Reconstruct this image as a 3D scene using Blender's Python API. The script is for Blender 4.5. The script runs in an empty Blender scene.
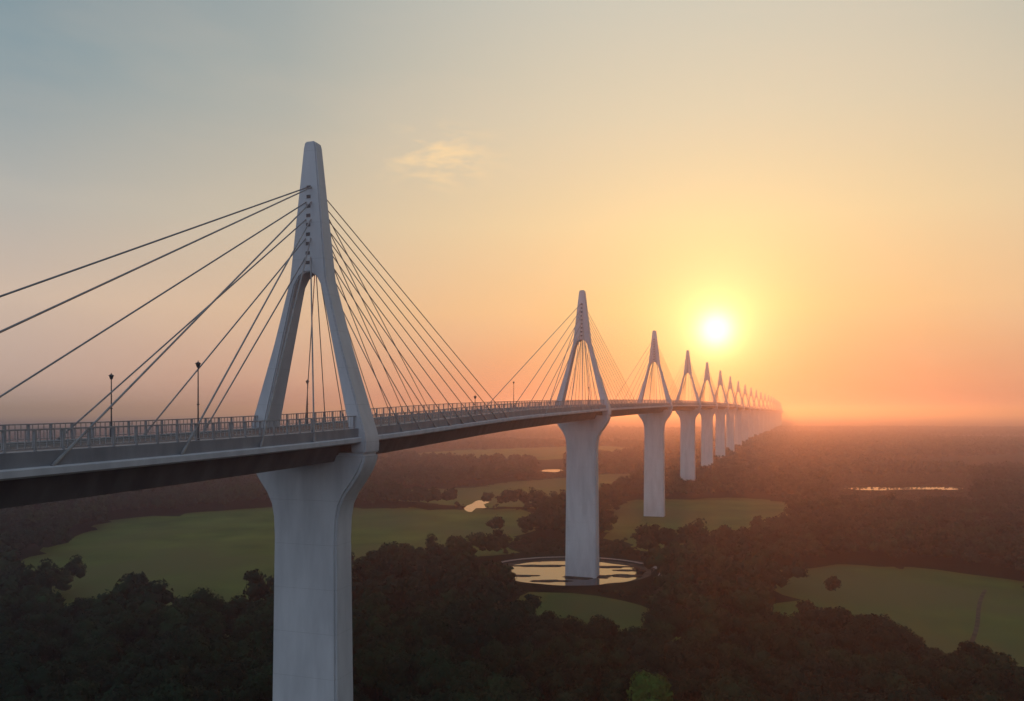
import bpy, math, random
import numpy as np
from mathutils import Vector
random.seed(5); rng=np.random.default_rng(11)
scene=bpy.context.scene
F=800.0; HY=412.0; CZ=54.0
def p2w(x,y):
    Y=CZ*F/(y-HY); return ((x-512)/F*Y, Y)
def sl(r,g,b):
    f=lambda c:(c/255/12.92) if c<=10 else ((c/255+.055)/1.055)**2.4
    return (f(r),f(g),f(b),1)
# ---------------- helpers
def link(o): scene.collection.objects.link(o); return o
def tag(o,label=None,cat=None,group=None,kind=None):
    if label:o["label"]=label
    if cat:o["category"]=cat
    if group:o["group"]=group
    if kind:o["kind"]=kind
    return o
def obj(name,me,mat=None,parent=None,loc=None):
    o=bpy.data.objects.new(name,me)
    if mat and me is not None and not me.materials: me.materials.append(mat)
    link(o)
    if loc is not None:o.location=loc
    if parent:o.parent=parent
    return o
def tri_mesh(name,V,T,smooth=False):
    me=bpy.data.meshes.new(name); V=np.asarray(V,np.float32); T=np.asarray(T,np.int32)
    me.vertices.add(len(V)); me.vertices.foreach_set('co',V.ravel())
    me.loops.add(len(T)*3); me.loops.foreach_set('vertex_index',T.ravel())
    me.polygons.add(len(T)); me.polygons.foreach_set('loop_start',np.arange(0,len(T)*3,3,dtype=np.int32))
    me.polygons.foreach_set('loop_total',np.full(len(T),3,np.int32))
    me.update(calc_edges=True); return me
def pd(name,V,Fc):
    me=bpy.data.meshes.new(name); me.from_pydata([tuple(v) for v in V],[],Fc); me.update(); return me
class MB:
    def __init__(s): s.V=[]; s.F=[]
    def box(s,o,ax,ay,az):
        o=Vector(o);n=len(s.V)
        for k in (0,1):
            for j in (0,1):
                for i in (0,1):
                    s.V.append(o+(i-.5)*ax+(j-.5)*ay+(k-.5)*az)
        for f in ((0,2,3,1),(4,5,7,6),(0,1,5,4),(2,6,7,3),(0,4,6,2),(1,3,7,5)): s.F.append([n+q for q in f])
    def tube(s,a,b,r0,r1=None,n=8,cap=True):
        a=Vector(a);b=Vector(b);r1=r0 if r1 is None else r1
        d=(b-a).normalized(); t=Vector((0,0,1)) if abs(d.z)<.9 else Vector((1,0,0))
        u=d.cross(t).normalized();v=d.cross(u);m=len(s.V)
        for c,r in((a,r0),(b,r1)):
            for i in range(n):
                q=2*math.pi*i/n; s.V.append(c+u*math.cos(q)*r+v*math.sin(q)*r)
        for i in range(n):
            j=(i+1)%n; s.F.append([m+i,m+j,m+n+j,m+n+i])
        if cap: s.F.append([m+i for i in range(n)][::-1]); s.F.append([m+n+i for i in range(n)])
    def mesh(s,name): return pd(name,s.V,s.F)
# ---------------- materials
def newmat(name):
    m=bpy.data.materials.new(name); m.use_nodes=True; nt=m.node_tree
    return m,nt,nt.nodes['Principled BSDF']
def noise_mat(name,c1,c2,scale=1.0,rough=.8,detail=5,bump=0.,bscale=None,zs=1.0,third=None,tscale=.01,spec=.5):
    m,nt,b=newmat(name); N=nt.nodes; L=nt.links
    g=N.new('ShaderNodeNewGeometry'); mp=N.new('ShaderNodeMapping'); mp.inputs['Scale'].default_value=(1,1,zs)
    L.new(g.outputs['Position'],mp.inputs['Vector'])
    n=N.new('ShaderNodeTexNoise'); n.inputs['Scale'].default_value=scale; n.inputs['Detail'].default_value=detail
    L.new(mp.outputs[0],n.inputs['Vector'])
    r=N.new('ShaderNodeValToRGB'); r.color_ramp.elements[0].position=.32; r.color_ramp.elements[1].position=.68
    r.color_ramp.elements[0].color=(*c1,1); r.color_ramp.elements[1].color=(*c2,1)
    L.new(n.outputs['Fac'],r.inputs[0]); out=r.outputs[0]
    if third:
        n2=N.new('ShaderNodeTexNoise'); n2.inputs['Scale'].default_value=tscale; n2.inputs['Detail'].default_value=4
        L.new(g.outputs['Position'],n2.inputs['Vector'])
        r2=N.new('ShaderNodeValToRGB'); r2.color_ramp.elements[0].position=.45; r2.color_ramp.elements[1].position=.6
        L.new(n2.outputs['Fac'],r2.inputs[0]); mx=N.new('ShaderNodeMixRGB'); L.new(r2.outputs[0],mx.inputs[0])
        L.new(out,mx.inputs[1]); mx.inputs[2].default_value=(*third,1); out=mx.outputs[0]
    L.new(out,b.inputs['Base Color']); b.inputs['Roughness'].default_value=rough
    b.inputs['Specular IOR Level'].default_value=spec
    if bump:
        n3=N.new('ShaderNodeTexNoise'); n3.inputs['Scale'].default_value=bscale or scale*4; n3.inputs['Detail'].default_value=6
        L.new(g.outputs['Position'],n3.inputs['Vector'])
        bp=N.new('ShaderNodeBump'); bp.inputs['Strength'].default_value=bump; bp.inputs['Distance'].default_value=.3
        L.new(n3.outputs['Fac'],bp.inputs['Height']); L.new(bp.outputs[0],b.inputs['Normal'])
    return m
def concrete(name,c1,c2,joint=4.0):
    m,nt,b=newmat(name); N=nt.nodes; L=nt.links
    g=N.new('ShaderNodeNewGeometry'); mp=N.new('ShaderNodeMapping'); mp.inputs['Scale'].default_value=(1,1,.2)
    L.new(g.outputs['Position'],mp.inputs['Vector'])
    n=N.new('ShaderNodeTexNoise'); n.inputs['Scale'].default_value=.45; n.inputs['Detail'].default_value=6; n.inputs['Roughness'].default_value=.6
    L.new(mp.outputs[0],n.inputs['Vector'])
    r=N.new('ShaderNodeValToRGB'); r.color_ramp.elements[0].position=.3; r.color_ramp.elements[1].position=.62
    r.color_ramp.elements[0].color=(*c1,1); r.color_ramp.elements[1].color=(*c2,1); L.new(n.outputs['Fac'],r.inputs[0])
    s=N.new('ShaderNodeSeparateXYZ'); L.new(g.outputs['Position'],s.inputs[0])
    md=N.new('ShaderNodeMath'); md.operation='PINGPONG'; md.inputs[1].default_value=joint/2; L.new(s.outputs['Z'],md.inputs[0])
    lt=N.new('ShaderNodeMath'); lt.operation='LESS_THAN'; lt.inputs[1].default_value=.03; L.new(md.outputs[0],lt.inputs[0])
    sc=N.new('ShaderNodeMath'); sc.operation='MULTIPLY'; sc.inputs[1].default_value=.25; L.new(lt.outputs[0],sc.inputs[0])
    mx=N.new('ShaderNodeMixRGB'); L.new(sc.outputs[0],mx.inputs[0]); L.new(r.outputs[0],mx.inputs[1]); mx.inputs[2].default_value=(.08,.08,.08,1)
    L.new(mx.outputs[0],b.inputs['Base Color']); b.inputs['Roughness'].default_value=.55
    return m
M_con=concrete('pale_concrete',(.46,.48,.51),(.58,.60,.63),6.)
M_py=concrete('painted_concrete',(.40,.42,.45),(.49,.51,.54),5.)
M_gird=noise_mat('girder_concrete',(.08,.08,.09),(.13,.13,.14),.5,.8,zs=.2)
M_edge=noise_mat('edge_concrete',(.42,.43,.46),(.54,.55,.57),.6,.75,zs=.3)
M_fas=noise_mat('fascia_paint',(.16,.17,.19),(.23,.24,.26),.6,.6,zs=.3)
M_road=noise_mat('asphalt',(.04,.04,.042),(.065,.063,.06),2,.85)
M_walk=noise_mat('footway_paving',(.18,.18,.18),(.28,.27,.26),1,.85)
M_line=noise_mat('road_paint',(.6,.6,.58),(.8,.8,.78),3,.6)
M_rail=noise_mat('painted_steel',(.24,.24,.25),(.34,.34,.35),2,.5)
M_cab=noise_mat('cable_sheath',(.20,.195,.195),(.30,.29,.28),1,.45)
M_dark=noise_mat('dark_steel',(.03,.03,.035),(.06,.06,.06),2,.5)
M_bark=noise_mat('bark',(.03,.025,.02),(.06,.05,.04),3,.9,spec=.1)
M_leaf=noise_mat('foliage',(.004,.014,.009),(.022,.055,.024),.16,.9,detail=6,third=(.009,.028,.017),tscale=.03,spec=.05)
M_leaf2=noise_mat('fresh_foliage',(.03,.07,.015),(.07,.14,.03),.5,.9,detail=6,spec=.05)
M_ground=noise_mat('forest_floor',(.006,.014,.010),(.014,.026,.014),.05,.95,third=(.014,.026,.014),tscale=.0022,spec=0.)
M_mead=noise_mat('meadow_grass',(.045,.085,.020),(.100,.150,.036),.045,.95,detail=10,third=(.080,.100,.036),tscale=.013,bump=.4,bscale=1.2,spec=0.05)
M_earth=noise_mat('bank_earth',(.025,.027,.02),(.08,.075,.06),.4,.95,spec=.1)
m,nt,b=newmat('pond_water'); M_water=m
b.inputs['Base Color'].default_value=(.012,.014,.012,1); b.inputs['Roughness'].default_value=.05; b.inputs['IOR'].default_value=1.5
n=nt.nodes.new('ShaderNodeTexNoise'); n.inputs['Scale'].default_value=.35; n.inputs['Detail'].default_value=4; bp=nt.nodes.new('ShaderNodeBump'); bp.inputs['Strength'].default_value=.12
g=nt.nodes.new('ShaderNodeNewGeometry'); nt.links.new(g.outputs['Position'],n.inputs['Vector']); nt.links.new(n.outputs['Fac'],bp.inputs['Height']); nt.links.new(bp.outputs[0],b.inputs['Normal'])

# ---------------- bridge alignment
Y1=111.0; SP=1.37*Y1
def sstep(t): t=np.clip(t,0,1); return t*t*(3-2*t)
gy=np.linspace(-100,5000,5101)
gz=np.interp(gy,[-100,57,90,112,136,172,263,415,567,720,1000,2000,4000,5000],[50.3,50.75,51.15,51.6,52.6,54.1,56.2,58.5,60,61,62,61,58,57])
k=np.exp(-.5*(np.arange(-60,61)/16.)**2);k/=k.sum()
gz=np.convolve(np.pad(gz,60,mode='edge'),k,'valid')
def path(Y):
    i=(Y-Y1)/SP
    c=16*float(sstep((i-3.5)/12.))
    X=Y*(267+c)/F-466*Y1/F
    return Vector((X,Y,float(np.interp(Y,gy,gz))))
def frame(Y):
    a=path(Y-1);b_=path(Y+1);t=(b_-a); th=Vector((t.x,t.y,0)).normalized()
    return path(Y),th,Vector((th.y,-th.x,0))
YS=list(np.arange(0,320,4.))+list(np.arange(320,1200,10.))+list(np.arange(1200,4200,40.))
def loft(name,sec,closed=True):
    V=[];Fc=[];n=len(sec)
    for Y in YS:
        p,t,u=frame(Y)
        for (a,z) in sec: V.append(p+u*a+Vector((0,0,z)))
    for i in range(len(YS)-1):
        for j in range(n if closed else n-1):
            k2=(j+1)%n; Fc.append([i*n+j,i*n+k2,(i+1)*n+k2,(i+1)*n+j])
    if closed: Fc.append(list(range(n))); Fc.append([(len(YS)-1)*n+j for j in range(n)][::-1])
    return pd(name,V,Fc)
deck=bpy.data.objects.new('bridge_deck',None); link(deck)
tag(deck,'long concrete bridge deck with railings carried on tall piers','bridge deck')
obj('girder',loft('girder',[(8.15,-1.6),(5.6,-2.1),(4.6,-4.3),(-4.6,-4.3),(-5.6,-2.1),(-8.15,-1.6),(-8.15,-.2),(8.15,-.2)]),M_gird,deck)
for s in(1,-1):
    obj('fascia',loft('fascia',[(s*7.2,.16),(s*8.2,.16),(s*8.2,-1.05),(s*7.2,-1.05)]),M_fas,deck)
    obj('edge_beam',loft('edge_beam',[(s*7.9,-1.0),(s*8.55,-1.0),(s*8.64,-1.12),(s*8.64,-1.62),(s*8.4,-1.78),(s*7.9,-1.78)]),M_edge,deck)
    obj('footway',loft('footway',[(s*6.1,-.1),(s*6.1,.15),(s*7.19,.15),(s*7.19,-.1)]),M_walk,deck)
obj('roadway',loft('roadway',[(-6.1,0),(6.1,0)],False),M_road,deck)
lines=[(-5.7,-5.55),(5.55,5.7)]
V=[];Fc=[]
for a,c in lines:
    for i in range(len(YS)-1):
        if YS[i]>900:break
        n0=len(V)
        for Y in(YS[i],YS[i+1]):
            p,t,u=frame(Y); V+= [p+u*a+Vector((0,0,.005)),p+u*c+Vector((0,0,.005))]
        Fc.append([n0,n0+1,n0+3,n0+2])
Y=5
while Y<900:
    n0=len(V)
    for q in(Y,Y+3):
        p,t,u=frame(q); V+=[p-u*.08+Vector((0,0,.005)),p+u*.08+Vector((0,0,.005))]
    Fc.append([n0,n0+1,n0+3,n0+2]); Y+=9
tag(obj('lane_marking',pd('lane_marking',V,Fc),M_line,deck),kind='stuff')
for s in(1,-1):
    mb=MB(); U=7.75*s
    def seg(ya,yb,z,w,h):
        pa,t,u=frame(ya); pb,_,u2=frame(yb); a=pa+u*U+Vector((0,0,z)); b_=pb+u2*U+Vector((0,0,z)); d=b_-a
        mb.box((a+b_)/2,d,u*w,Vector((0,0,h)))
    for i in range(len(YS)-1):
        if YS[i]>2500:break
        seg(YS[i],YS[i+1],1.80,.18,.12)
        seg(YS[i],YS[i+1],.36,.08,.07)
    Y=20.
    while Y<1100:
        p,t,u=frame(Y); mb.box(p+u*U+Vector((0,0,.97)),t*.18,u*.15,Vector((0,0,1.61))); Y+=2.4
    Y=24.
    while Y<300:
        p,t,u=frame(Y); mb.box(p+u*U+Vector((0,0,1.06)),t*.07,u*.05,Vector((0,0,1.38))); Y+=.6
    obj('railing',mb.mesh('railing'),M_rail,deck)

# ---------------- towers
def prism(name,poly,thick,fr,bev,seg):
    p,t,u=fr; n=len(poly); V=[]
    for sgn in(1,-1):
        for(a,z) in poly: V.append(u*a+Vector((0,0,z))+t*sgn*thick(z))
    Fc=[list(range(n)),[n+i for i in range(n)][::-1]]
    for i in range(n):
        j=(i+1)%n; Fc.append([j,i,n+i,n+j])
    me=pd(name,V,Fc)
    import bmesh
    bm=bmesh.new(); bm.from_mesh(me); bmesh.ops.recalc_face_normals(bm,faces=bm.faces)
    ed=[e for e in bm.edges if len(e.link_faces)==2 and e.calc_face_angle(0)>.6]
    bmesh.ops.bevel(bm,geom=ed,offset=bev,segments=seg,affect='EDGES',clamp_overlap=True)
    for f in bm.faces: f.smooth=True
    bm.to_mesh(me); bm.free()
    try: me.set_sharp_from_angle(angle=math.radians(28))
    except Exception: pass
    return me
ZC=-3.2
CABN=[(13,23.6),(23.5,26.2),(35.5,28.8),(49.5,31.2),(73,33.2)]
CABF=[(11,22.8),(17,24.1),(23,25.4),(29,26.7),(35,28.0),(41,29.3),(47,30.6),(53,31.9),(59.5,33.2)]
NT=24
for i in range(NT):
    Y=Y1+SP*i; fr=frame(Y); p,t,u=fr; H=39.6 if i==0 else 37.8
    base=Vector((p.x,p.y,0)); zd=p.z
    T=bpy.data.objects.new('bridge_tower',None); link(T); T.location=base
    lab='pale concrete A-shaped bridge tower with stay cables on one pier'
    if i==1: lab='pale concrete A-shaped bridge tower standing in a round pond'
    tag(T,lab,'bridge tower','bridge towers along the deck')
    hh=H
    right=[(.75,hh),(.95,hh-.8),(2.85,20.5),(5.3,11.5),(9.1,-.6),(9.3,-2.0),(9.2,ZC)]
    inner=[(7.1,ZC),(7.0,-1.5),(6.7,0),(2.45,18.1),(2.05,19.7),(1.35,20.9),(.5,21.5)]
    poly=[(a,z+zd) for a,z in right]+[(a,z+zd) for a,z in inner]
    poly+= [(-a,z) for a,z in poly[::-1]]
    th=lambda z:.90+1.10*(zd+39-z)/42.
    py=obj('pylon',prism('pylon',poly,th,fr,.16,2),M_py,T)
    cap=[(9.2,ZC),(9.0,-4.3),(8.4,-5.7),(7.35,-7.3),(6.2,-8.8),(5.4,-10.4),(5.05,-12.2),(4.9,-15)]
    poly=[(a,z+zd) for a,z in cap]+[(5.25,-1.5)]
    poly+=[(-a,z) for a,z in poly[::-1]]
    th2=lambda z:2.05+.5*(zd-z)/50.
    obj('pier',prism('pier',poly,th2,fr,.35,4),M_con,T)
    if i<4:
        for sg,CB in((1,CABF),(-1,CABF)):
            for d,za in CB[::2] if sg>0 else CB:
                mb=MB(); hz=zd+za; mb.box(t*sg*(th(hz)-.08)+Vector((0,0,hz)),t*.3,u*.6,Vector((0,0,.45)))
                obj('cable_anchor',mb.mesh('cable_anchor'),M_dark,py)
    big=None
    if i>=5: big=MB()
    for sg,CB in((1,CABF),(-1,CABN)):
        for d,za in CB:
            for sd in(1,-1):
                q,tt,uu=frame(Y+sg*d*t.y)
                A=t*sg*(th(zd+za)-.1)+u*sd*.4+Vector((0,0,zd+za))
                B=q+uu*sd*8.42+Vector((0,0,-1.05))-base
                m_=big or MB()
                r_=.07 if sg>0 else .095
                m_.tube(A,B,r_,r_,6 if i else 8)
                if i<5:
                    dr=(A-B).normalized(); m_.tube(B,B+dr*3.0,.16,.13,8)
                    obj('stay_cable',m_.mesh('stay_cable'),M_cab,T)
    if big: tag(obj('stay_cable_fan',big.mesh('stay_cable_fan'),M_cab,T),kind='stuff')

# ---------------- street lamps
def lamp(Y,side,h,i):
    p,t,u=frame(Y); q=p+u*side*7.0+Vector((0,0,.15))
    L=bpy.data.objects.new('street_lamp',None); link(L); L.location=q
    tag(L,'slim dark street lamp post on the bridge footway','street lamp','street lamps on the bridge deck')
    mb=MB(); mb.tube((0,0,0),(0,0,.9),.15,.12); mb.tube((0,0,.9),(0,0,h-.5),.085,.055); mb.tube((0,0,h*.45),(0,0,h*.45+.12),.13,.13)
    obj('post',mb.mesh('post'),M_dark,L)
    mb=MB(); mb.tube((0,0,h-.55),(0,0,h-.15),.12,.26); mb.tube((0,0,h-.15),(0,0,h),.33,.10); mb.tube((0,0,h),(0,0,h+.15),.05,.03)
    obj('lamp_head',mb.mesh('lamp_head'),M_dark,L)
for k2,(Y,s,h) in enumerate([(84.1,-1,6.8),(81.1,1,7.7),(120,-1,6.7),(215,-1,7),(153,1,3.6),(300,-1,6.5)]): lamp(Y,s,h,k2)

# ---------------- ground
g=32000; me=pd('ground',[(-g,-4000,0),(g,-4000,0),(g,40000,0),(-g,40000,0)],[[0,1,2,3]])
tag(obj('ground',me,M_ground),kind='structure')
def smooth_poly(px,amp=.05,wob=0.):
    P=[Vector((*p2w(*q),0)) for q in px]; out=[];n=len(P)
    for i in range(n):
        a,b_,c,d=P[i-1],P[i],P[(i+1)%n],P[(i+2)%n]
        L=(c-b_).length; m_=max(4,int(L/5))
        for k in range(m_):
            s=k/m_; q=.5*((2*b_)+(-a+c)*s+(2*a-5*b_+4*c-d)*s*s+(-a+3*b_-3*c+d)*s**3)
            q=q+Vector((random.uniform(-1,1),random.uniform(-1,1),0))*min(4,L*amp)
            if wob:
                q=q+wob*Vector((math.sin(q.x*.11+q.y*.05)+.6*math.sin(q.y*.23),math.sin(q.x*.09+1)+.6*math.sin(q.x*.21+q.y*.1),0))
            out.append((q.x,q.y))
    return out
meadows=[
 [(5,570),(60,540),(130,520),(200,512),(290,508),(400,509),(530,512),(520,545),(440,562),(360,575),(310,600),(255,622),(215,652),(165,640),(150,612),(90,622),(40,610)],
 [(370,494),(470,487),(560,478),(625,474),(645,482),(600,500),(560,508),(450,505)],
 [(605,507),(700,498),(800,503),(805,520),(740,545),(660,552),(612,538)],
 [(775,572),(880,566),(1080,596),(1110,700),(980,705),(930,676),(850,660),(795,645)],
 [(525,598),(600,602),(640,612),(665,640),(620,672),(575,660),(535,635)],
 [(430,452),(600,446),(640,452),(560,459),(450,460)],
 [(-60,470),(60,462),(200,461),(160,468),(20,478)],
]
MP=[]
for k2,pl in enumerate(meadows):
    w=smooth_poly(pl,.05,5.); MP.append(np.array(w))
    me=bpy.data.meshes.new('meadow')
    me.from_pydata([(x,y,.05) for x,y in w],[],[list(range(len(w)))]); me.update()
    tag(obj('meadow',me,M_mead),kind='structure')
for a,b_,wd in (((958,690),(985,590),.5),):
    A=Vector((*p2w(*a),.08));B=Vector((*p2w(*b_),.08)); n_=Vector((-(B-A).y,(B-A).x,0)).normalized(); V=[];Fc=[]
    for q in range(25):
        c_=A.lerp(B,q/24)+n_*.4*math.sin(q*.4); V+=[c_-n_*wd,c_+n_*wd]
        if q<24: Fc.append([2*q,2*q+1,2*q+3,2*q+2])
    tag(obj('path',pd('path',V,Fc),M_earth),kind='structure')
ponds=[[(464,508),(471,504),(478,500.5),(489,502),(484,505),(486,508),(476,508.5),(472,512),(466,511)],[(538,471),(548,469.6),(562,469.8),(558,472),(550,472)],
 [(842,488.6),(870,487.2),(900,487.9),(930,486.8),(962,488),(955,489.8),(915,489.4),(880,490.4),(858,489.8)]]
PP=[];WP=[]
for pl in ponds:
    w=smooth_poly(pl,.03); WP.append(np.array(w)); me=pd('w',[(x,y,.1) for x,y in w],[list(range(len(w)))]); tag(obj('pond_water',me,M_water),kind='structure')
EX=([(832,475),(972,475),(978,513),(826,513)],[(455,486),(498,486),(500,535),(452,535)],[(534,460),(566,460),(570,488),(530,488)])
for ex in EX: PP.append(np.array([p2w(*q) for q in ex]))
c2=path(Y1+SP); pcx,pcy=c2.x-3,c2.y+6
SX,SY=1.0,.86
def ring(name,r0,r1,z,mat,rad=120,a0=0,a1=2*math.pi,zi=None,wob=.0):
    V=[];Fc=[]
    for i in range(rad+1):
        a=a0+(a1-a0)*i/rad; w=1+wob*(math.sin(3*a+1)+.6*math.sin(7*a)+.4*math.sin(13*a))
        for r,zz in((r0,z if zi is None else zi),(r1,z)): V.append((pcx+math.cos(a)*r*w*SX,pcy+math.sin(a)*r*w*SY,zz))
    for i in range(rad): Fc.append([2*i,2*i+1,2*i+3,2*i+2])
    return obj(name,pd(name,V,Fc),mat)
V=[(pcx+26.5*SX*math.cos(a),pcy+26.5*SY*math.sin(a),.12) for a in np.linspace(0,2*math.pi,90,endpoint=False)]
tag(obj('pond_water',pd('w',V,[list(range(90))]),M_water),kind='structure')
tag(ring('pond_bank',23.6,26.8,.6,M_earth,zi=.04,wob=.035),kind='structure')
tag(ring('pond_bank',26.4,29.6,.35,M_ground,zi=.58,wob=.012),kind='structure')
tag(ring('path',28.9,31.0,.62,M_walk,a0=-.35,a1=math.pi+.5),kind='structure')
tag(ring('pond_bank',29.6,34.0,.06,M_ground,zi=.35,wob=.012),kind='structure')
for (dx,dy,rx,ry) in ((c2.x-pcx+1,c2.y-pcy-1,8,4.5),(17,-6,6,2.2),(-10,11,10,1.6),(12,9,9,1.8),(-17,-6,5,1.2),(-8,-14,7,1.4),(19,3,5,1)):
    nn=60; ph=random.uniform(0,6)
    f=lambda a,s:(pcx+dx+rx*s*math.cos(a)*(1+.22*math.sin(3*a+ph)+.14*math.sin(5*a)+.1*math.sin(9*a+ph)),pcy+dy+ry*s*math.sin(a)*(1+.2*math.sin(4*a+ph)+.12*math.sin(7*a)))
    V=[(*f(a,.85),.30) for a in np.linspace(0,2*math.pi,nn,endpoint=False)]+[(*f(a,1),.03) for a in np.linspace(0,2*math.pi,nn,endpoint=False)]
    tag(obj('island',pd('island',V,[list(range(nn))]+[[i,(i+1)%nn,nn+(i+1)%nn,nn+i][::-1] for i in range(nn)]),M_earth),kind='structure')

# ---------------- trees
def ico(sub):
    import bmesh
    bm=bmesh.new(); bmesh.ops.create_icosphere(bm,subdivisions=sub,radius=1); bm.verts.ensure_lookup_table()
    V=np.array([v.co[:] for v in bm.verts]);T=np.array([[v.index for v in f.verts] for f in bm.faces]); bm.free(); return V,T
I1=ico(1)
def crown(nl,R,h0,h1,nleaf,ls,I,r):
    Vs=[];Ts=[];o=0; zc=(h0+h1)/2; hz=(h1-h0)/2
    for j in range(nl):
        a=r.uniform(0,2*math.pi); e=r.uniform(-.6,1.)
        rr=r.uniform(.25,.68)*math.sqrt(max(.12,1-e*e*.8))
        c=np.array([math.cos(a)*rr*R,math.sin(a)*rr*R,zc+e*hz*.58]) if j else np.array([0,0,zc+.1*hz])
        lr=R*r.uniform(.26,.44)*(1.6 if j==0 else 1)
        V,T=I; d=1+r.uniform(-.25,.2,len(V))
        Vs.append(V*d[:,None]*lr*.82*np.array([1,1,.85])+c);Ts.append(T+o);o+=len(V)
        k=nleaf//nl
        n=r.normal(size=(k,3)); n/=np.linalg.norm(n,axis=1)[:,None]; n[:,2]=np.where(n[:,2]<-.4,-n[:,2],n[:,2])
        q=c+n*lr*np.array([1,1,.85])*r.uniform(.80,1.15,(k,1))
        s=ls*r.uniform(.6,1.3,(k,1))
        a1=np.cross(n,r.normal(size=(k,3))); a1/=np.linalg.norm(a1,axis=1)[:,None]+1e-6
        a2=np.cross(n+.6*r.normal(size=(k,3)),a1); a2/=np.linalg.norm(a2,axis=1)[:,None]+1e-6
        tri=np.stack([q+a1*s,q-a1*s*.5+a2*s*.8,q-a1*s*.5-a2*s*.8],1).reshape(-1,3)
        Vs.append(tri);Ts.append(np.arange(k*3).reshape(-1,3)+o);o+=k*3
    return np.concatenate(Vs),np.concatenate(Ts)
near_v=[];trunk_v=[]
for k2 in range(8):
    r=np.random.default_rng(100+k2); R=r.uniform(4.2,5.6);h=r.uniform(10,12.5)
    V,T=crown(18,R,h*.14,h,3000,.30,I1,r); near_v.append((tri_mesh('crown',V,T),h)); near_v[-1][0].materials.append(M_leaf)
    mb=MB(); mb.tube((0,0,-.1),(0,0,h*.35),.36,.25); mb.tube((0,0,h*.35),(0,0,h*.75),.25,.08)
    for j in range(6):
        a=j*1.05+k2; z=h*(.3+.05*j); mb.tube((0,0,z),(math.cos(a)*R*.5,math.sin(a)*R*.5,z+h*.14),.13,.04,6)
    tm=mb.mesh('trunk'); tm.materials.append(M_bark); trunk_v.append(tm)
mid_v=[crown(7,r_,1.2,h_,230,.6,I1,np.random.default_rng(200+k2)) for k2,(r_,h_) in enumerate([(4.4,9.5),(5,10.6),(4.7,10),(5.4,11),(4.2,9),(5.2,10.3)])]
far_v=[crown(4,9,-3,h_,80,1.5,I1,np.random.default_rng(300+k2)) for k2,h_ in enumerate([7.2,7.8,8.2,8.8])]
def inpoly(P,X,Y):
    ins=np.zeros(len(X),bool); x1=P[:,0];y1=P[:,1];x2=np.roll(x1,-1);y2=np.roll(y1,-1)
    for a,b_,c,d in zip(x1,y1,x2,y2):
        cnd=((b_>Y)!=(d>Y)); xx=(c-a)*(Y-b_)/((d-b_) if d!=b_ else 1e-9)+a; ins^=cnd&(X<xx)
    return ins
def grid(y0,y1,sp,jit,kk):
    ys=np.arange(y0,y1,sp);out=[]
    for y in ys:
        w=y*kk+30; xs=np.arange(-w,w,sp); out.append(np.stack([xs,np.full(len(xs),y)],1))
    P=np.concatenate(out); return P+rng.uniform(-jit,jit,P.shape)
twr=[path(Y1+SP*i) for i in range(NT)]
def rp(X,Y): return np.sqrt(((X-pcx)/SX)**2+((Y-pcy)/SY)**2)
def vista(X,Y):
    return ((np.abs(X-pcx*Y/pcy-4)<22)&(Y<pcy)&(Y>pcy-50))|((np.abs(X-pcx*Y/pcy)<25)&(Y>pcy)&(Y<pcy+66))
def keep(P,clear):
    X,Y=P[:,0],P[:,1]; k=np.ones(len(P),bool)
    for q in MP: k&=~inpoly(q,X,Y)
    for q in PP: k&=~inpoly(q,X,Y)
    k&=rp(X,Y)>35
    k&=~vista(X,Y)
    for t_ in twr: k&=((X-t_.x)**2+(Y-t_.y)**2)>clear**2
    return P[k]
P=keep(grid(118,640,6.5,2.6,.74),9)
extra=[]
for q in MP[:4]:
    for j in range(30):
        a=q[rng.integers(len(q))]; extra.append(a+rng.normal(size=2)*6)
extra=np.array(extra); extra=extra[~vista(extra[:,0],extra[:,1])]
P=np.concatenate([P,extra])
P=P[rp(P[:,0],P[:,1])>35]
px=512+F*P[:,0]/P[:,1]; py_=HY+F*(CZ-8)/P[:,1]
vis=(px>-25)&(px<1050)&(py_<735)
order=np.argsort(np.where(vis,P[:,1],1e9)); ind=order[:299]; rest=np.setdiff1d(np.arange(len(P)),ind)
def plant(x,y,v,s,mesh,lab):
    T=bpy.data.objects.new('tree',None); link(T); T.location=(x,y,0); T.rotation_euler=(0,0,random.uniform(0,6.28)); T.scale=(s,s,s*random.uniform(.85,1.08))
    tag(T,lab,'tree','broadleaf trees in the wood')
    obj('crown',mesh,None,T); obj('trunk',trunk_v[v],None,T)
for j in ind:
    x,y=P[j]; plant(x,y,(v:=random.randrange(8)),random.uniform(.7,1.22),near_v[v][0],'dark leafy broadleaf tree in the dense wood below')
gm=near_v[2][0].copy(); gm.materials.clear(); gm.materials.append(M_leaf2)
plant(22,126,2,1.15,gm,'fresh green broadleaf tree standing out of the dark wood')
def scatter(name,P,vs,smin,smax):
    Vs=[];Ts=[];o=0
    for x,y in P:
        V,T=vs[random.randrange(len(vs))]; a=random.uniform(0,6.28); s=random.uniform(smin,smax); c,sn=math.cos(a)*s,math.sin(a)*s
        W=np.empty_like(V); W[:,0]=V[:,0]*c-V[:,1]*sn+x; W[:,1]=V[:,0]*sn+V[:,1]*c+y; W[:,2]=V[:,2]*s*random.uniform(.85,1.15)
        Vs.append(W);Ts.append(T+o);o+=len(V)
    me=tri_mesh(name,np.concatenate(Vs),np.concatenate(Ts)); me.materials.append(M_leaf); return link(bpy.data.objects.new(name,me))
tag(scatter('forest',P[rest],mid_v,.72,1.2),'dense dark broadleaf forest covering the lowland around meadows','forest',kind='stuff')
B=grid(190,760,3.6,1.7,.74); X,Y_=B[:,0],B[:,1]; kk=vista(X,Y_)&(rp(X,Y_)>36)
for q in PP: kk|=inpoly(q,X,Y_)
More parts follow.
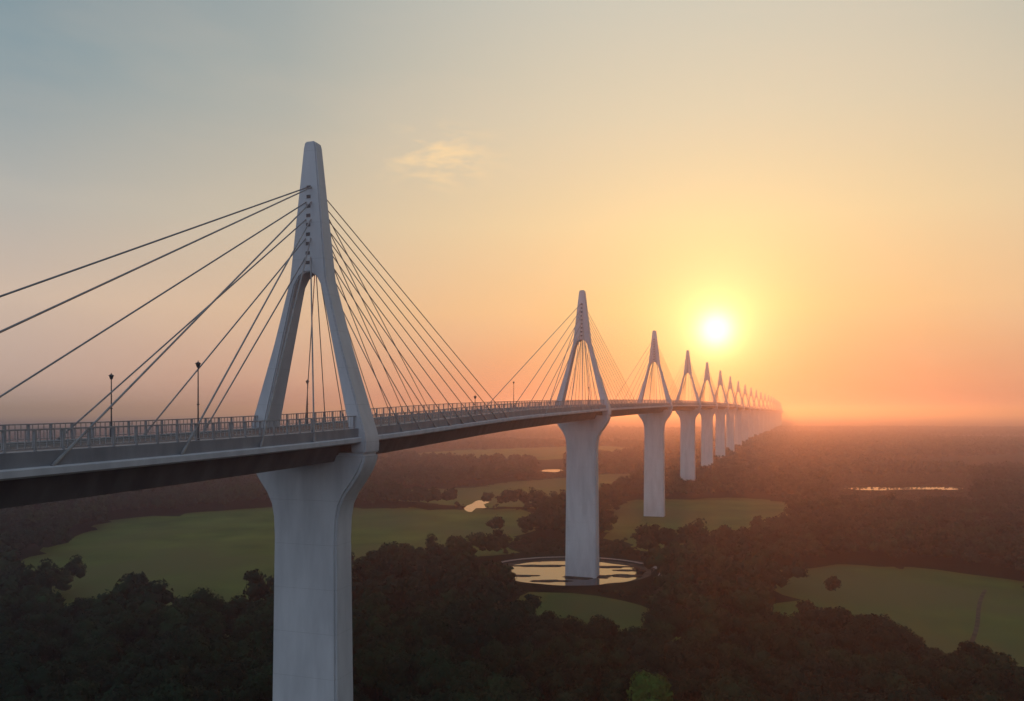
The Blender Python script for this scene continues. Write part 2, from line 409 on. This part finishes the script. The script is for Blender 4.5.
for q in WP:
    cx_,cy_=q.mean(0); kk&=~inpoly((q-[cx_,cy_])*[1.1,2.2]+[cx_,cy_-9],X,Y_)
for q in MP: kk&=~inpoly(q,X,Y_)
tag(scatter('scrub',B[kk],mid_v,.14,.28),'low dark scrub in the clearings around the ponds','scrub',kind='stuff')
Q=keep(grid(640,2700,15,6,.74),12)
nz=np.sin(Q[:,0]*.006+2*np.sin(Q[:,1]*.0031))+np.sin(Q[:,1]*.011+1.5*np.sin(Q[:,0]*.004))
Q=Q[(nz>-1.1)]
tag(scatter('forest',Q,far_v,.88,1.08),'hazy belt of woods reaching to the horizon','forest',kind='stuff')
print('trees',len(P),len(Q))

# ---------------- haze volume (real air)
def haze(name,z0,top,dens,col,g,bx=14000):
    me=pd(name,[(-bx,-600,z0),(bx,-600,z0),(bx,20000,z0),(-bx,20000,z0),(-bx,-600,top),(bx,-600,top),(bx,20000,top),(-bx,20000,top)],
     [[0,3,2,1],[4,5,6,7],[0,1,5,4],[1,2,6,5],[2,3,7,6],[3,0,4,7]])
    m=bpy.data.materials.new(name); m.use_nodes=True; nt=m.node_tree; nt.nodes.clear()
    o=nt.nodes.new('ShaderNodeOutputMaterial'); v=nt.nodes.new('ShaderNodeVolumeScatter')
    v.inputs['Density'].default_value=dens; v.inputs['Color'].default_value=col; v.inputs['Anisotropy'].default_value=g
    nt.links.new(v.outputs[0],o.inputs['Volume'])
    tag(obj(name,me,m),kind='structure')
haze('haze',-6,104,1/980,(.315,.325,.46,1),.74)

# ---------------- sun and sky
az=math.atan2(716-512,F); el=math.atan2((HY-330)*math.cos(az),F)
sd=Vector((math.sin(az)*math.cos(el),math.cos(az)*math.cos(el),math.sin(el)))
l=bpy.data.lights.new('sun','SUN'); l.energy=1.1; l.angle=math.radians(.6); l.color=(1,.24,.05)
lo=bpy.data.objects.new('sun',l); link(lo); lo.rotation_euler=sd.to_track_quat('Z','Y').to_euler(); lo.location=(0,0,300)
w=bpy.data.worlds.new('World'); scene.world=w; w.use_nodes=True; nt=w.node_tree; N=nt.nodes; L=nt.links
bg=N['Background']
tc=N.new('ShaderNodeTexCoord'); nrm=N.new('ShaderNodeVectorMath'); nrm.operation='NORMALIZE'; L.new(tc.outputs['Generated'],nrm.inputs[0])
D=nrm.outputs[0]
def M(op,a,b_=None,c=None):
    n=N.new('ShaderNodeMath'); n.operation=op
    for i,x in enumerate((a,b_,c)):
        if x is None: continue
        if isinstance(x,(int,float)): n.inputs[i].default_value=x
        else: L.new(x,n.inputs[i])
    return n.outputs[0]
def dot(v):
    n=N.new('ShaderNodeVectorMath'); n.operation='DOT_PRODUCT'; L.new(D,n.inputs[0]); n.inputs[1].default_value=v; return n.outputs['Value']
def ramp(f,pts):
    r=N.new('ShaderNodeValToRGB'); cr=r.color_ramp
    while len(cr.elements)<len(pts): cr.elements.new(.5)
    for e,(p,c) in zip(cr.elements,pts): e.position=p; e.color=c
    L.new(f,r.inputs[0]); return r.outputs[0]
def mix(f,a,b_,t='MIX'):
    n=N.new('ShaderNodeMixRGB'); n.blend_type=t
    for i,x in enumerate((f,a,b_)):
        if isinstance(x,(int,float)): n.inputs[i].default_value=x
        elif isinstance(x,tuple): n.inputs[i].default_value=x
        else: L.new(x,n.inputs[i])
    return n.outputs[0]
sx=N.new('ShaderNodeSeparateXYZ'); L.new(D,sx.inputs[0])
ele=M('MULTIPLY',M('ARCSINE',sx.outputs['Z']),180/math.pi/60)
e=lambda d:d/60
away=ramp(ele,[(0,sl(162,146,154)),(e(2),sl(192,170,163)),(e(7),sl(206,186,172)),(e(13),sl(176,177,174)),(e(22),sl(116,146,160)),(e(32),sl(88,122,143)),(1,sl(75,108,138))])
near=ramp(ele,[(0,sl(206,116,78)),(e(2),sl(232,152,102)),(e(7),sl(246,194,134)),(e(13),sl(243,211,161)),(e(20),sl(225,208,178)),(e(30),sl(200,199,188)),(1,sl(130,148,165))])
hl=M('SQRT',M('MAXIMUM',M('SUBTRACT',1.0,M('MULTIPLY',sx.outputs['Z'],sx.outputs['Z'])),1e-5))
ca=M('DIVIDE',dot((math.sin(az),math.cos(az),0)),hl)
g1=lambda v:(v,v,v,1)
nf=ramp(ca,[(0,g1(0)),(.60,g1(0)),(.70,g1(.08)),(.866,g1(.42)),(.951,g1(.78)),(1,g1(1))])
sky=mix(nf,away,near)
th=M('MULTIPLY',M('ARCCOSINE',M('MINIMUM',dot(sd),1.0)),180/math.pi)
def glow(expr,col,s):
    n=N.new('ShaderNodeVectorMath'); n.operation='SCALE'; n.inputs[0].default_value=col; L.new(M('MULTIPLY',expr,s),n.inputs['Scale']); return n.outputs[0]
disc=M('EXPONENT',M('MULTIPLY',M('POWER',M('DIVIDE',th,1.1),2.0),-1.0))
h1=M('EXPONENT',M('MULTIPLY',th,-1/1.9)); h2=M('EXPONENT',M('MULTIPLY',th,-1/4.2)); h3=M('EXPONENT',M('MULTIPLY',th,-1/8.))
for ex,col,s in((disc,(1,.95,.80),1.0),(h1,(1,.95,.50),.9),(h2,(.9,.76,.12),.42),(h3,(1,.60,.12),.20)):
    sky=mix(1.0,sky,glow(ex,col,s),'ADD')
mp=N.new('ShaderNodeMapping'); mp.inputs['Scale'].default_value=(22,22,70); L.new(D,mp.inputs[0])
cn=N.new('ShaderNodeTexNoise'); cn.inputs['Scale'].default_value=1.; cn.inputs['Detail'].default_value=7; L.new(mp.outputs[0],cn.inputs['Vector'])
cv=Vector((-.09,1,.318)).normalized()
vs=N.new('ShaderNodeVectorMath'); vs.operation='SUBTRACT'; L.new(D,vs.inputs[0]); vs.inputs[1].default_value=cv
vm=N.new('ShaderNodeVectorMath'); vm.operation='MULTIPLY'; L.new(vs.outputs[0],vm.inputs[0]); vm.inputs[1].default_value=(1,1,2.2)
vl=N.new('ShaderNodeVectorMath'); vl.operation='LENGTH'; L.new(vm.outputs[0],vl.inputs[0])
cm=M('EXPONENT',M('MULTIPLY',M('POWER',M('DIVIDE',vl.outputs['Value'],.065),3.),-1.))
cf=M('MULTIPLY',M('MULTIPLY',ramp(cn.outputs['Fac'],[(.44,g1(0)),(.62,g1(1))]),cm),.8)
sky=mix(cf,sky,sl(255,220,168))
mp2=N.new('ShaderNodeMapping'); mp2.inputs['Scale'].default_value=(3,3,11); mp2.inputs['Rotation'].default_value=(0,.25,0); L.new(D,mp2.inputs[0])
cn2=N.new('ShaderNodeTexNoise'); cn2.inputs['Scale'].default_value=1.3; cn2.inputs['Detail'].default_value=6; L.new(mp2.outputs[0],cn2.inputs['Vector'])
sky=mix(M('MULTIPLY',ramp(cn2.outputs['Fac'],[(.45,g1(0)),(.75,g1(1))]),.11),sky,sl(240,210,180))
bk=ramp(M('ADD',M('MULTIPLY',dot((-.62,-.78,0)),.5),.5),[(.25,g1(0)),(.55,g1(.35)),(1,g1(1))])
fr_=ramp(M('ADD',M('MULTIPLY',ca,.5),.5),[(0,g1(1)),(.5,g1(.9)),(.76,g1(0))])
sky=mix(M('MULTIPLY',M('MULTIPLY',bk,fr_),.9),sky,sl(192,206,230))
dk=ramp(dot((.98,-.2,0)),[(.58,g1(1)),(.92,g1(.4))])
sky=mix(1.0,sky,dk,'MULTIPLY')
L.new(sky,bg.inputs['Color']); bg.inputs['Strength'].default_value=1.0
scene.view_settings.view_transform='Standard'; scene.view_settings.look='None'; scene.view_settings.exposure=0
# ---------------- camera
c=bpy.data.cameras.new('camera'); co=bpy.data.objects.new('camera',c); link(co); co.location=(0,0,CZ); co.rotation_euler=(math.pi/2,0,0)
c.sensor_width=36; c.lens=F/1024*36; c.shift_y=(HY-350.5)/1024; c.clip_end=60000; c.clip_start=.5
scene.camera=co
